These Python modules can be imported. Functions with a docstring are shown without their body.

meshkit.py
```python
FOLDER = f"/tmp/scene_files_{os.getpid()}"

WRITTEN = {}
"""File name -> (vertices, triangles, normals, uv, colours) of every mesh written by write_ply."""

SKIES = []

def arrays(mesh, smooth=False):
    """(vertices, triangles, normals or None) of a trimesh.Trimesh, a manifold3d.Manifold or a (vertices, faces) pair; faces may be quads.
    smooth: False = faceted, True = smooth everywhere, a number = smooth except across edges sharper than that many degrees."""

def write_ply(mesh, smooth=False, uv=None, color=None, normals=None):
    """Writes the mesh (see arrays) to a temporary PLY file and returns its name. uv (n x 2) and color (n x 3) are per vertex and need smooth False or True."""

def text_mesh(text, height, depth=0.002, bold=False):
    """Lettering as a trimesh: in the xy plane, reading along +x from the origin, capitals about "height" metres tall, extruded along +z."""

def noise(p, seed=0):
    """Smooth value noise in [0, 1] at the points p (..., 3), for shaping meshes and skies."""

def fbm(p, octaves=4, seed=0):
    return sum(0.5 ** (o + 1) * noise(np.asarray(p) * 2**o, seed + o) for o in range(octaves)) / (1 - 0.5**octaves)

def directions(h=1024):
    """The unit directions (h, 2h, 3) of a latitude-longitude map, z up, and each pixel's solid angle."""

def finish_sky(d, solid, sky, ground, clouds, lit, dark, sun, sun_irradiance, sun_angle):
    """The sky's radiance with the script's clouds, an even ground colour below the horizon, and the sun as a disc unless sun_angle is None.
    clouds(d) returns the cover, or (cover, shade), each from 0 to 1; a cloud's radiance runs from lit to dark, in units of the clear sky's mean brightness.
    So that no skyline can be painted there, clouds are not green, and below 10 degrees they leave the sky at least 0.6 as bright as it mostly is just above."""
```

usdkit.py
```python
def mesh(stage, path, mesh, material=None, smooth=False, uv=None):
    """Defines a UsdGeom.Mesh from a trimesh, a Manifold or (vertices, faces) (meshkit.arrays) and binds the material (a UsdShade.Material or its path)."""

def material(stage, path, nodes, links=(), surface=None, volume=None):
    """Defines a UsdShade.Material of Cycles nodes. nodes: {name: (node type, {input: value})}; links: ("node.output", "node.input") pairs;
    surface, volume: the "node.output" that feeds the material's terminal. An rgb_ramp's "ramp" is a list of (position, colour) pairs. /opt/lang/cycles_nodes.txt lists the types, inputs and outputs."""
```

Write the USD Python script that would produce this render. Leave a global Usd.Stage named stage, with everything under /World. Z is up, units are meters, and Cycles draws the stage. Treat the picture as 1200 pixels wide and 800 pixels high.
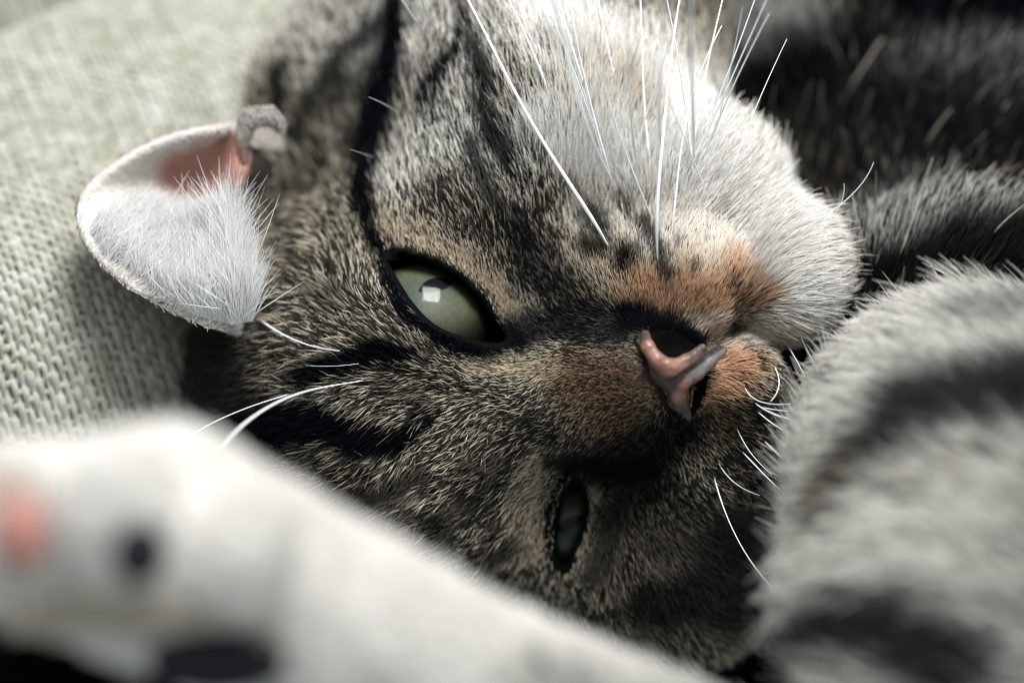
import math
import numpy as np, trimesh
from scipy.spatial import cKDTree
from pxr import Usd, UsdGeom, UsdLux, UsdShade, Gf, Sdf, Vt
import usdkit, meshkit

# ---------------------------------------------------------------- frame, camera, light, exposure
stage = Usd.Stage.CreateInMemory()
UsdGeom.SetStageUpAxis(stage, 'Z'); UsdGeom.SetStageMetersPerUnit(stage, 1.0)
UsdGeom.Xform.Define(stage, '/World'); UsdGeom.Scope.Define(stage, '/World/Looks')
S, D = 70.0, 34.0                       # pixels of the 1200 px photograph per cm at the focal plane, camera distance in cm
PITCH = math.radians(45)                # the camera looks down at the cushion by this much
CP, SP = math.cos(PITCH), math.sin(PITCH)
LIFT = 0.50                             # metres from the floor to the model's origin


def to_world(p):
    """Model frame (cm: x right, y up across the view, z towards the camera) to world metres."""
    p = np.asarray(p, float)
    x, y, z = p[..., 0], p[..., 1], p[..., 2]
    return np.stack([x, CP * y - SP * z, SP * y + CP * z], -1) * 0.01 + np.array([0, 0, LIFT])


def P(u, v, z):
    """The point seen at (u, v) of the photograph at depth z cm in front of the focal plane."""
    k = (D - z) / D / S
    return np.array([(u - 600) * k, (400 - v) * k, z])


def px(p):
    k = S * D / (D - p[..., 2])
    return 600 + p[..., 0] * k, 400 - p[..., 1] * k


cam = UsdGeom.Camera.Define(stage, '/World/camera')
cam.CreateFocalLengthAttr(50.0)
cam.CreateHorizontalApertureAttr(50.0 * (1200 / S) / D)
cam.CreateFStopAttr(50.0 / 16.0)
cam.CreateFocusDistanceAttr((D - 0.15) * 0.01)
cam.CreateClippingRangeAttr((0.02, 20.0))
cam.CreateExposureAttr(0.0)
e = to_world([0, 0, D])
UsdGeom.Xformable(cam).AddTransformOp().Set(Gf.Matrix4d(1, 0, 0, 0, 0, CP, SP, 0, 0, -SP, CP, 0, *map(float, e), 1))

dome = UsdLux.DomeLight.Define(stage, '/World/room_light')
dome.CreateIntensityAttr(0.19); dome.CreateColorAttr(Gf.Vec3f(0.86, 0.97, 1.0))


def rect_light(name, direction, dist, w, h, power, color, target=(0, 0, 0)):
    d = np.asarray(direction, float); d /= np.linalg.norm(d)
    pos, tgt = to_world(np.asarray(target, float) + d * dist), to_world(target)
    zax = pos - tgt; zax /= np.linalg.norm(zax)
    xax = np.cross([0, 1, 0.01], zax); xax /= np.linalg.norm(xax)
    yax = np.cross(zax, xax)
    L = UsdLux.RectLight.Define(stage, '/World/' + name)
    L.CreateWidthAttr(w); L.CreateHeightAttr(h); L.CreateIntensityAttr(power); L.CreateColorAttr(Gf.Vec3f(*color))
    m = np.eye(4); m[0, :3], m[1, :3], m[2, :3], m[3, :3] = xax, yax, zax, pos
    UsdGeom.Xformable(L).AddTransformOp().Set(Gf.Matrix4d(*m.ravel().tolist()))


rect_light('window_light', (0.18, 0.78, 0.50), 55, 0.22, 0.25, 36.0, (0.985, 0.985, 0.99))

# ---------------------------------------------------------------- helpers
rng = np.random.default_rng(7)


def smooth01(x):
    x = np.clip(x, 0, 1)
    return x * x * (3 - 2 * x)


def tag(prim, label=None, category=None, group=None, kind=None):
    for k, v in (('label', label), ('category', category), ('group', group), ('kind', kind)):
        if v:
            prim.SetCustomDataByKey(k, v)


used = {}


def numbered(path):
    n = used.get(path, 0); used[path] = n + 1
    return path if n == 0 else f'{path}_{n:03d}'


def thing(name, base, label, category, kind=None):
    path = numbered('/World/' + name)
    x = UsdGeom.Xform.Define(stage, path)
    w = to_world(base)
    x.AddTranslateOp().Set(tuple(map(float, w)))
    tag(x.GetPrim(), label, category, kind=kind)
    return path, w


def part(parent, base, name, mesh, mat, smooth=True, color=None, label=None, kind=None):
    """A mesh given in the model frame (cm), made a child of parent."""
    v, f, _ = meshkit.arrays(mesh, False)
    path = numbered(f'{parent}/{name}')
    m = usdkit.mesh(stage, path, (to_world(v) - base, f), mat, smooth=smooth)
    if color is not None:
        UsdGeom.PrimvarsAPI(m).CreatePrimvar('coat', Sdf.ValueTypeNames.Color3fArray, 'vertex').Set(Vt.Vec3fArray.FromNumpy(np.asarray(color, np.float32)))
    tag(m.GetPrim(), label, kind=kind)
    return path


def tube(points, radii, sides=6, cap=True):
    p = np.asarray(points, float)
    t = np.gradient(p, axis=0); t /= np.linalg.norm(t, axis=1, keepdims=True) + 1e-12
    a = np.cross(t, [0.13, 0.21, 0.97]); a /= np.linalg.norm(a, axis=1, keepdims=True) + 1e-12
    b = np.cross(t, a); ang = np.arange(sides) * 2 * np.pi / sides
    v = p[:, None] + np.broadcast_to(radii, (len(p),))[:, None, None] * (np.cos(ang)[None, :, None] * a[:, None] + np.sin(ang)[None, :, None] * b[:, None])
    i, j = np.meshgrid(np.arange(len(p) - 1), np.arange(sides), indexing='ij')
    q = np.stack([i * sides + j, i * sides + (j + 1) % sides, (i + 1) * sides + (j + 1) % sides, (i + 1) * sides + j], -1).reshape(-1, 4)
    return v.reshape(-1, 3), np.vstack([q[:, [0, 1, 2]], q[:, [0, 2, 3]]])


def spline(points, n):
    from scipy.interpolate import PchipInterpolator, CubicSpline
    p = np.asarray(points, float)
    s = np.r_[0, np.cumsum(np.linalg.norm(np.diff(p[:, :2], axis=0), axis=1) + 1e-6)]
    k = CubicSpline if len(p) > 2 else PchipInterpolator
    return k(s, p)(np.linspace(0, s[-1], n))


# ---------------------------------------------------------------- signed distances (model frame, cm)
def ell(c, r, R=None):
    c, r = np.asarray(c, float), np.asarray(r, float)
    m = r.max() + 0.9

    def f(p):
        q = p - c
        if R is not None:
            q = q @ R
        k0 = np.linalg.norm(q / r, axis=-1); k1 = np.linalg.norm(q / (r * r), axis=-1)
        return k0 * (k0 - 1) / np.maximum(k1, 1e-9)
    return f, c - m, c + m


def chain(points, radii):
    pts, rad = np.asarray(points, float), np.asarray(radii, float)
    m = rad.max() + 0.9

    def f(p):
        best = None
        for a, b, ra, rb in zip(pts[:-1], pts[1:], rad[:-1], rad[1:]):
            ab = b - a
            t = np.clip(((p - a) @ ab) / (ab @ ab), 0, 1)
            d = np.linalg.norm(p - a - t[..., None] * ab, axis=-1) - (ra + (rb - ra) * t)
            best = d if best is None else smin(best, d, 0.1)
        return best
    return f, pts.min(0) - m, pts.max(0) + m


def smin(a, b, k):
    h = np.maximum(k - np.abs(a - b), 0) / k
    return np.minimum(a, b) - h * h * k * 0.25


def surface_net(F, org, h):
    """Naive surface nets: the zero surface of the grid F as quads."""
    sx, sy, sz = F.shape
    s = F < 0
    corners = [(i, j, k) for i in (0, 1) for j in (0, 1) for k in (0, 1)]
    cnt = sum(s[i:sx - 1 + i, j:sy - 1 + j, k:sz - 1 + k].astype(np.int8) for i, j, k in corners)
    cells = np.argwhere((cnt > 0) & (cnt < 8))
    idx = -np.ones((sx - 1, sy - 1, sz - 1), np.int64)
    idx[tuple(cells.T)] = np.arange(len(cells))
    val = np.stack([F[cells[:, 0] + i, cells[:, 1] + j, cells[:, 2] + k] for i, j, k in corners], 1).astype(float)
    co = np.array(corners, float)
    acc, n = np.zeros((len(cells), 3)), np.zeros(len(cells))
    for a in range(8):
        for b in range(a + 1, 8):
            if np.abs(co[a] - co[b]).sum() == 1:
                va, vb = val[:, a], val[:, b]
                x = (va < 0) != (vb < 0)
                t = np.where(x, va / np.where(x, va - vb, 1), 0)
                acc += np.where(x[:, None], co[a] + t[:, None] * (co[b] - co[a]), 0); n += x
    v = org + h * (cells + acc / n[:, None])
    quads = []
    for ax in range(3):
        sl0, sl1 = [slice(None)] * 3, [slice(None)] * 3
        sl0[ax], sl1[ax] = slice(0, -1), slice(1, None)
        cr = s[tuple(sl0)] != s[tuple(sl1)]
        o1, o2 = [i for i in range(3) if i != ax]
        e_ = np.argwhere(cr)
        ok = (e_[:, o1] > 0) & (e_[:, o2] > 0) & (e_[:, o1] < F.shape[o1] - 1) & (e_[:, o2] < F.shape[o2] - 1)
        e_ = e_[ok]
        inside = s[tuple(e_.T)]
        d1, d2 = np.zeros(3, int), np.zeros(3, int); d1[o1], d2[o2] = 1, 1
        q = np.stack([idx[tuple(x.T)] for x in (e_ - d1 - d2, e_ - d2, e_, e_ - d1)], 1)
        flip = inside if ax != 1 else ~inside
        quads.append(np.where(flip[:, None], q, q[:, ::-1]))
    q = np.vstack(quads)
    return v, np.vstack([q[:, [0, 1, 2]], q[:, [0, 2, 3]]])


class Grid:
    def __init__(self, lo, hi, h):
        self.lo, self.h = np.asarray(lo, float), h
        self.n = np.ceil((np.asarray(hi, float) - self.lo) / h).astype(int) + 1
        self.F = np.full(self.n, 9.0, np.float32)

    def sub(self, lo, hi):
        a = np.clip(np.floor((lo - self.lo) / self.h).astype(int), 0, self.n)
        b = np.clip(np.ceil((hi - self.lo) / self.h).astype(int) + 1, 0, self.n)
        sl = tuple(slice(i, j) for i, j in zip(a, b))
        if any(j <= i for i, j in zip(a, b)):
            return sl, None
        ax = [self.lo[i] + self.h * np.arange(a[i], b[i]) for i in range(3)]
        return sl, np.stack(np.meshgrid(*ax, indexing='ij'), -1).astype(np.float32)

    def add(self, prim, k=0.3):
        f, lo, hi = prim
        sl, p = self.sub(lo, hi)
        if p is not None:
            self.F[sl] = smin(self.F[sl], f(p).astype(np.float32), k)

    def cut(self, prim, k=0.1):
        f, lo, hi = prim
        sl, p = self.sub(lo, hi)
        if p is not None:
            self.F[sl] = -smin(-self.F[sl], f(p).astype(np.float32), k)

    def mesh(self):
        return surface_net(self.F, self.lo, self.h)

    def at(self, p):
        from scipy.ndimage import map_coordinates
        return map_coordinates(self.F, ((p - self.lo) / self.h).T, order=1, mode='nearest')


def rot_from(u, v):
    """Columns: unit u, v made square to it, and their cross product."""
    u = np.asarray(u, float); u = u / np.linalg.norm(u)
    v = np.asarray(v, float); v = v - (v @ u) * u; v /= np.linalg.norm(v)
    return np.stack([u, v, np.cross(u, v)], 1)


def poly_sd(poly, u, v):
    poly = np.asarray(poly, float)
    d = np.full(u.shape, 1e9); inside = np.zeros(u.shape, bool)
    for (x0, y0), (x1, y1) in zip(poly, np.roll(poly, -1, 0)):
        ex, ey = x1 - x0, y1 - y0
        t = np.clip(((u - x0) * ex + (v - y0) * ey) / (ex * ex + ey * ey), 0, 1)
        d = np.minimum(d, np.hypot(u - x0 - t * ex, v - y0 - t * ey))
        c = (y0 > v) != (y1 > v)
        inside ^= c & (u < (x1 - x0) * (v - y0) / ((y1 - y0) if y1 != y0 else 1e-9) + x0)
    return np.where(inside, -d, d)


def smooth_poly(poly, n=60):
    from scipy.interpolate import CubicSpline
    p = np.asarray(poly + [poly[0]], float)
    s = np.r_[0, np.cumsum(np.linalg.norm(np.diff(p, axis=0), axis=1))]
    return CubicSpline(s, p, bc_type='periodic')(np.linspace(0, s[-1], n, endpoint=False))


# ---------------------------------------------------------------- materials
M = lambda n, nodes, links=(), surface='p.BSDF': usdkit.material(stage, '/World/Looks/' + n, nodes, links, surface=surface)
hair_mat = M('fur_strands', {
    'a': ('attribute', {'attribute': 'coat'}), 'q': ('diffuse_bsdf',{}),'l': ('translucent_bsdf',{}),'x': ('mix_closure', {'fac':0.33})},
    [('a.color','q.color'),('a.color','l.color'),('q.BSDF','x.closure1'),('l.BSDF','x.closure2')], surface='x.closure')
skin_mat = M('skin', {
    'a': ('attribute', {'attribute': 'coat'}), 'g': ('geometry', {}), 'n': ('noise_texture', {'scale': 900.0, 'detail': 3.0}),
    'b': ('bump', {'strength': 0.25, 'distance': 0.0004}),
    'p': ('principled_bsdf', {'roughness': 0.7, 'specular_ior_level': 0.02})},
    [('a.color', 'p.base_color'), ('g.position', 'n.vector'), ('n.fac', 'b.height'), ('b.normal', 'p.normal')])
nose_mat = M('nose_leather', {
    'a': ('attribute', {'attribute': 'coat'}), 'g': ('geometry', {}), 'n': ('voronoi_texture', {'scale': 1000.0}),
    'b': ('bump', {'strength': 0.5, 'distance': 0.0004}),
    'p': ('principled_bsdf', {'roughness': 0.4, 'specular_ior_level': 0.5, 'subsurface_weight': 0.2, 'subsurface_scale': 0.002})},
    [('a.color', 'p.base_color'), ('g.position', 'n.vector'), ('n.distance', 'b.height'), ('b.normal', 'p.normal')])
whisker_mat = M('whisker_hair', {'p': ('principled_bsdf', {'base_color': (0.93, 0.94, 0.95), 'roughness': 0.35, 'subsurface_weight': 0.0})})
dark_whisker_mat = M('guard_hair', {'p': ('principled_bsdf', {'base_color': (0.24, 0.21, 0.17), 'roughness': 0.5})})
pupil_mat = M('pupil_black', {'p': ('principled_bsdf', {'base_color': (0.003, 0.003, 0.004), 'roughness': 0.9, 'specular_ior_level': 0.0})})
eyeball_mat = M('eyeball', {'p': ('principled_bsdf', {'base_color': (0.02, 0.017, 0.014), 'roughness': 0.6, 'specular_ior_level': 0.1})})
iris_mat = M('iris_green', {
    'a': ('attribute', {'attribute': 'coat'}), 'g': ('geometry', {}), 'n': ('noise_texture', {'scale': 1400.0, 'detail': 5.0, 'roughness': 0.65}),
    'r': ('map_range', {'from_min': 0.25, 'from_max': 0.75, 'to_min': 0.55, 'to_max': 1.35}),
    'm': ('vector_math', {'math_type': 'scale'}),
    'p': ('principled_bsdf', {'roughness': 0.6})},
    [('g.position', 'n.vector'), ('n.fac', 'r.value'), ('a.vector', 'm.vector1'), ('r.result', 'm.scale'), ('m.vector', 'p.base_color')])
cornea_mat = M('cornea', {'f': ('fresnel', {'IOR': 1.27}), 't': ('transparent_bsdf', {'color': (0.97, 0.98, 0.97)}),
                          'g': ('glossy_bsdf', {'color': (1, 1, 1), 'roughness': 0.10}), 'x': ('mix_closure', {})},
               [('f.fac', 'x.fac'), ('t.BSDF', 'x.closure1'), ('g.BSDF', 'x.closure2')], surface='x.closure')
pad_pink = M('pad_pink', {'p': ('principled_bsdf', {'base_color': (0.36, 0.16, 0.13), 'roughness': 0.6})})
pad_black = M('pad_black', {'p': ('principled_bsdf', {'base_color': (0.005, 0.006, 0.009), 'roughness': 0.7, 'specular_ior_level': 0.2})})
yarn_mat = M('woven_yarn', {
    'g': ('geometry', {}), 'n': ('noise_texture', {'scale': 260.0, 'detail': 4.0}), 'k': ('noise_texture', {'scale': 3500.0, 'detail': 3.0}),
    'r': ('rgb_ramp', {'ramp': [(0.3, (0.29, 0.285, 0.215)), (0.55, (0.40, 0.395, 0.335)), (0.75, (0.51, 0.507, 0.47))]}),
    'b': ('bump', {'strength': 0.5, 'distance': 0.0003}),
    'p': ('principled_bsdf', {'roughness': 0.85, 'sheen_weight': 0.25, 'specular_ior_level': 0.2})},
    [('g.position', 'n.vector'), ('g.position', 'k.vector'), ('n.fac', 'r.fac'), ('k.fac', 'b.height'), ('r.color', 'p.base_color'), ('b.normal', 'p.normal')])
lining_mat = M('cushion_lining', {'p': ('principled_bsdf', {'base_color': (0.24, 0.24, 0.17), 'roughness': 0.9})})

# ---------------------------------------------------------------- the cushion (world-horizontal, hollowed under the head)
CW0 = -0.05                             # cushion level along the world's up axis, cm


def cushion_height(X, Y):
    """Height in cm over world-horizontal cm coordinates (model frame origin)."""
    h = CW0 + 0.25 * np.sin(0.35 * X + 0.5) * np.cos(0.28 * Y + 0.7)
    r = np.hypot(np.minimum(X + 1.0, 0), np.maximum(Y - 1.6, 0) / 1.15)
    h = h - 6.5 * np.clip((7.7 - r) / 4.6, 0, 1.15) ** 2.4
    h = h - 0.72 * np.maximum(2.0 - Y, 0) ** 2 / (1 + 0.45 * np.maximum(2.0 - Y, 0))
    d = (X + 8.9) * 0.60 + (10.6 - Y) * 0.80        # a crease at the far left corner
    h = h - 1.3 * np.exp(-(d / 0.55) ** 2) + 1.2 * smooth01((-d) / 2.5)
    return h


def from_flat(X, Y, Z):
    """World-horizontal cm (X, Y forward, Z up) to the model frame."""
    return np.stack([X, CP * Y + SP * Z, -SP * Y + CP * Z], -1)


cushion, cb = thing('cushion', (-6, 0, -2), 'pale grey-green coarsely woven cushion hollowed under the head of the tabby cat', 'cushion')
gx, gy = np.meshgrid(np.linspace(-16, 16, 161), np.linspace(-10, 22, 161), indexing='ij')
top = from_flat(gx, gy, cushion_height(gx, gy) - 0.045).reshape(-1, 3)
n = 161
i, j = np.meshgrid(np.arange(n - 1), np.arange(n - 1), indexing='ij')
q = np.stack([i * n + j, (i + 1) * n + j, (i + 1) * n + j + 1, i * n + j + 1], -1).reshape(-1, 4)
part(cushion, cb, 'cushion_top', (top, q), lining_mat)
PITCH_Y = 0.138


def weave():
    ang = math.atan2(-0.915, 0.40)
    d1 = np.array([math.cos(ang), math.sin(ang)]); d2 = np.array([-d1[1], d1[0]])
    V, Fc, at = [], [], 0
    cx, cy = -6.8, 4.2
    nn, half = 140, 140 * PITCH_Y / 2
    wr = np.random.default_rng(3)
    for fam, (a, b) in enumerate(((d1, d2), (d2, d1))):
        for k in range(nn):
            off = (k - nn / 2 + 0.5) * PITCH_Y + wr.normal(0, 0.006)
            m = nn * 4
            s = np.linspace(-half, half, m)
            wob = off + 0.016 * np.sin(s * 0.9 + wr.uniform(0, 6)) + 0.010 * np.sin(s * 2.7 + wr.uniform(0, 6))
            X, Y = cx + a[0] * s + b[0] * wob, cy + a[1] * s + b[1] * wob
            keep = (X < -2.0) & (X > -12.5) & (Y > -4.5) & (Y < 14)
            if keep.sum() < 8:
                continue
            s, X, Y = s[keep], X[keep], Y[keep]
            ph = np.pi * ((s + half) / PITCH_Y - 0.5) + np.pi * (k + fam)
            Z = cushion_height(X, Y) + 0.042 * np.sin(ph) + (0.010 if fam == 0 else -0.012)
            p = from_flat(X, Y, Z)
            rad = (0.075 if fam == 0 else 0.060) * wr.uniform(0.86, 1.14) * (1 + 0.22 * np.sin(s * 5 + wr.uniform(0, 6)) * np.sin(s * 13 + wr.uniform(0, 6)))
            v, f = tube(p, rad, 5)
            V.append(v); Fc.append(f + at); at += len(v)
    return np.vstack(V), np.vstack(Fc)


part(cushion, cb, 'woven_yarn', weave(), yarn_mat, kind='stuff')

# ---------------------------------------------------------------- the cat's body as one surface
UPV, LEFT = np.array([-0.88, -0.47, 0.0]), np.array([-0.47, 0.88, 0.0])      # the head's up and its left, across the view
EYE_A, EYE_B = P(494, 392, -1.30), P(662, 614, -2.42)
EYE_R = 1.05
EYE_RA = 1.34
POLY_A = smooth_poly([(456, 300), (480, 301), (505, 308), (530, 321), (553, 341), (570, 362), (584, 384), (594, 399), (572, 401), (545, 395), (520, 386), (499, 371), (481, 350), (466, 326)])
POLY_B = smooth_poly([(674, 568), (683, 577), (685, 597), (680, 620), (671, 641), (660, 664), (655, 655), (653, 630), (656, 605), (663, 582)])
RH = rot_from(UPV, LEFT)
head = [
    (ell(P(490, 475, -4.0), (4.35, 4.3, 4.0), RH), .5),
    (ell(P(545, 300, -2.6), (2.2, 1.9, 2.2)), 1.0),                 # brow and temple of the near eye
    (ell(P(640, 165, -3.4), (3.1, 3.0, 2.9)), 1.2),                 # near cheek
    (ell(P(650, 35, -5.2), (3.2, 3.2, 2.8)), 1.2),                  # jaw and throat above it
    (ell(P(545, 45, -5.4), (2.75, 3.0, 2.5)), 1.2),                  # neck behind the ear
    (ell(P(450, 155, -6.0), (2.72, 2.75, 2.6)), 1.0),
    (ell(P(770, 640, -3.3), (2.4, 2.3, 2.5)), 1.2),                 # far cheek
    (chain([P(600, 480, -1.6), P(690, 462, -0.70), P(765, 440, 0.06)], [1.45, 1.25, 0.95]), .7),   # bridge
    (ell(P(795, 335, -0.75), (1.05, 1.05, 1.15)), .45),             # near whisker pad
    (ell(P(720, 330, -1.3), (1.3, 1.1, 1.3)), .6),
    (ell(P(862, 450, -0.85), (0.85, 0.80, 1.05)), .35),             # far whisker pad
    (ell(P(835, 525, -1.6), (1.35, 1.3, 1.3)), .6),
    (ell(P(915, 322, -1.25), (1.02, 1.2, 1.15)), .45),              # chin
    (ell(P(800, 225, -2.0), (1.75, 1.5, 1.5)), .7),                 # lower jaw
    (ell(EYE_A, (EYE_RA + .15,) * 3), .30), (ell(EYE_B, (EYE_R + .32,) * 3), .30),
]
torso = [
    (ell(P(1130, 60, -9.5), (6.5, 5.6, 5.0)), .8), (ell(P(870, -40, -9.0), (4.0, 3.7, 3.2)), .8),
    (chain([P(1015, 328, -2.2), P(1120, 303, -2.1), P(1290, 290, -2.1)], [1.05, 1.15, 1.2]), .5),
    (ell(P(1150, 300, -6.5), (4.5, 4.5, 3.2)), .8), (ell(P(960, 600, -5.5), (3.6, 4.0, 2.6)), .8),
]
leg = [(ell(P(1150, 530, 1.2), (2.6, 2.35, 2.7)), .8), (ell(P(1152, 630, 3.2), (2.4, 2.3, 2.4)), 1.5), (ell(P(1138, 750, 4.8), (2.3, 2.1, 2.2)), 1.5), (ell(P(1290, 640, 1.5), (3.1, 3.3, 3.2)), .8)]
paw = [(chain([P(70, 628, 9.4), P(190, 640, 9.2), P(400, 748, 8.6), P(570, 832, 7.9), P(900, 970, 6.4), P(1150, 900, 3.0)], [1.12, 1.40, 1.32, 1.28, 1.4, 1.9]), .3),
       (ell(P(22, 605, 10.2), (.58, .80, .72)), .12), (ell(P(150, 612, 10.35), (.66, .86, .72)), .12), (ell(P(285, 650, 10.1), (.62, .80, .66)), .14)]
dark_limb = [(chain([P(-120, 850, 7.6), P(150, 870, 7.6), P(420, 930, 7.0)], [1.35, 1.35, 1.2]), .3)]


def ear_points():
    rim = smooth_poly([(322, 140), (270, 147), (220, 157), (172, 174), (132, 198), (106, 220), (94, 246), (99, 275), (121, 306), (152, 332), (188, 354), (228, 372), (266, 386), (300, 388), (322, 350), (334, 270), (336, 190)], 260)
    ang = np.arctan2(rim[:, 1] - 262, rim[:, 0] - 255)
    zr = np.interp(rim[:, 1], [140, 200, 260, 330, 388], [-1.75, -1.15, -0.45, -0.05, -0.15]) - 2.7 * smooth01((rim[:, 0] - 250) / 60)
    c = np.array([262, 235.0])
    expo = 1.5 + 1.5 * smooth01((250 - rim[:, 1]) / 90)
    out = []
    for s in np.linspace(0.0, 1.0, 70):
        uv = c + (rim - c) * s
        z = -2.55 + (zr + 2.55) * s ** expo
        k = (D - z) / D / S
        out.append(np.stack([(uv[:, 0] - 600) * k, (400 - uv[:, 1]) * k, z], 1))
    return np.array(out)


EAR = ear_points()
ear_tree = cKDTree(EAR.reshape(-1, 3))
fold = chain([P(285, 190, -1.65), P(283, 160, -1.45), P(292, 138, -1.4), P(312, 134, -1.5), P(328, 148, -1.75)], [.11, .14, .165, .155, .12])
ear_prim = (lambda p: np.minimum(ear_tree.query(p.reshape(-1, 3), distance_upper_bound=0.8)[0], 0.8).reshape(p.shape[:-1]) - 0.09,
            EAR.reshape(-1, 3).min(0) - 0.5, EAR.reshape(-1, 3).max(0) + 0.5)


def eye_cut(poly, c):
    mid = np.array(poly).mean(0)

    def f(p):
        u, v = px(p)
        return np.maximum(poly_sd(poly, u, v) / S, c[2] - p[..., 2])
    return f, c - np.array([1.8, 1.8, 0.1]), c + np.array([1.8, 1.8, 2.2])


NOSTRILS = [chain([P(762, 388, 0.95), P(795, 402, 0.75), P(832, 411, 0.45)], [.20, .28, .15]), chain([P(835, 428, .35), P(818, 452, .45), P(812, 480, .35)], [.13, .24, .17])]
H = 0.088
LO, HI = (-10.2, -8.6, -12.5), (11.2, 8.2, 11.6)


def build(groups):
    g = Grid(LO, HI, H)
    for prims in groups:
        gg = g
        for pr, k in prims:
            gg.add(pr, k)
    return g


G = build([head])
for poly, c in ((POLY_A, EYE_A), (POLY_B, EYE_B)):
    G.cut(eye_cut(poly, c), .05)
for nprim in NOSTRILS:
    G.cut(nprim, .08)
gh = G.F.copy()
G.add(ear_prim, .22); G.add(fold, .12)
for prims in (torso, leg, paw, dark_limb):
    g2 = build([prims])
    G.F = smin(G.F, g2.F, 0.12)
bv, bf = G.mesh()
tm = trimesh.Trimesh(bv, bf, process=False)
trimesh.smoothing.filter_taubin(tm, iterations=3)
bv = np.asarray(tm.vertices)
_, bf, bn = meshkit.arrays((bv, bf), True)
cent = bv[bf].mean(1)
# outward normals: the field grows outwards
probe = np.random.default_rng(0).integers(0, len(bv), 4000)
if np.mean(G.at(bv[probe] + 0.1 * bn[probe]) - G.at(bv[probe] - 0.1 * bn[probe])) < 0:
    bf = bf[:, ::-1].copy(); bn = -bn


def group_of(p):
    """0 head, 1 ear, 2 torso, 3 leg, 4 paw, 5 dark limb"""
    ds = []
    for prims in (head, None, torso, leg, paw, dark_limb):
        if prims is None:
            d = np.minimum(ear_prim[0](p), fold[0](p)) - 0.03
        else:
            d = np.full(len(p), 9.0)
            for (f, lo, hi), k in prims:
                m = np.all((p > lo) & (p < hi), 1)
                if m.any():
                    d[m] = np.minimum(d[m], f(p[m]))
        ds.append(d)
    return np.argmin(ds, 0)


# ---------------------------------------------------------------- the coat: the cat's own colours plus some painted shade, laid over its surface
def strokes_w(u, v, pts, soft=0.45, wide=1.0):
    """pts: (u, v, full width) along a line; 1 inside, falling to 0 over soft * width."""
    w = np.zeros(u.shape)
    pts = np.asarray(pts, float)
    if len(pts) == 1:
        pts = np.vstack([pts, pts + [0.01, 0, 0]])
    for (x0, y0, w0), (x1, y1, w1) in zip(pts[:-1], pts[1:]):
        ex, ey = x1 - x0, y1 - y0
        t = np.clip(((u - x0) * ex + (v - y0) * ey) / (ex * ex + ey * ey), 0, 1)
        d = np.hypot(u - x0 - t * ex, v - y0 - t * ey)
        half = 0.5 * wide * (w0 + (w1 - w0) * t)
        w = np.maximum(w, smooth01((half * (1 + soft) - d) / (2 * soft * half + 1e-6)))
    return w


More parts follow.
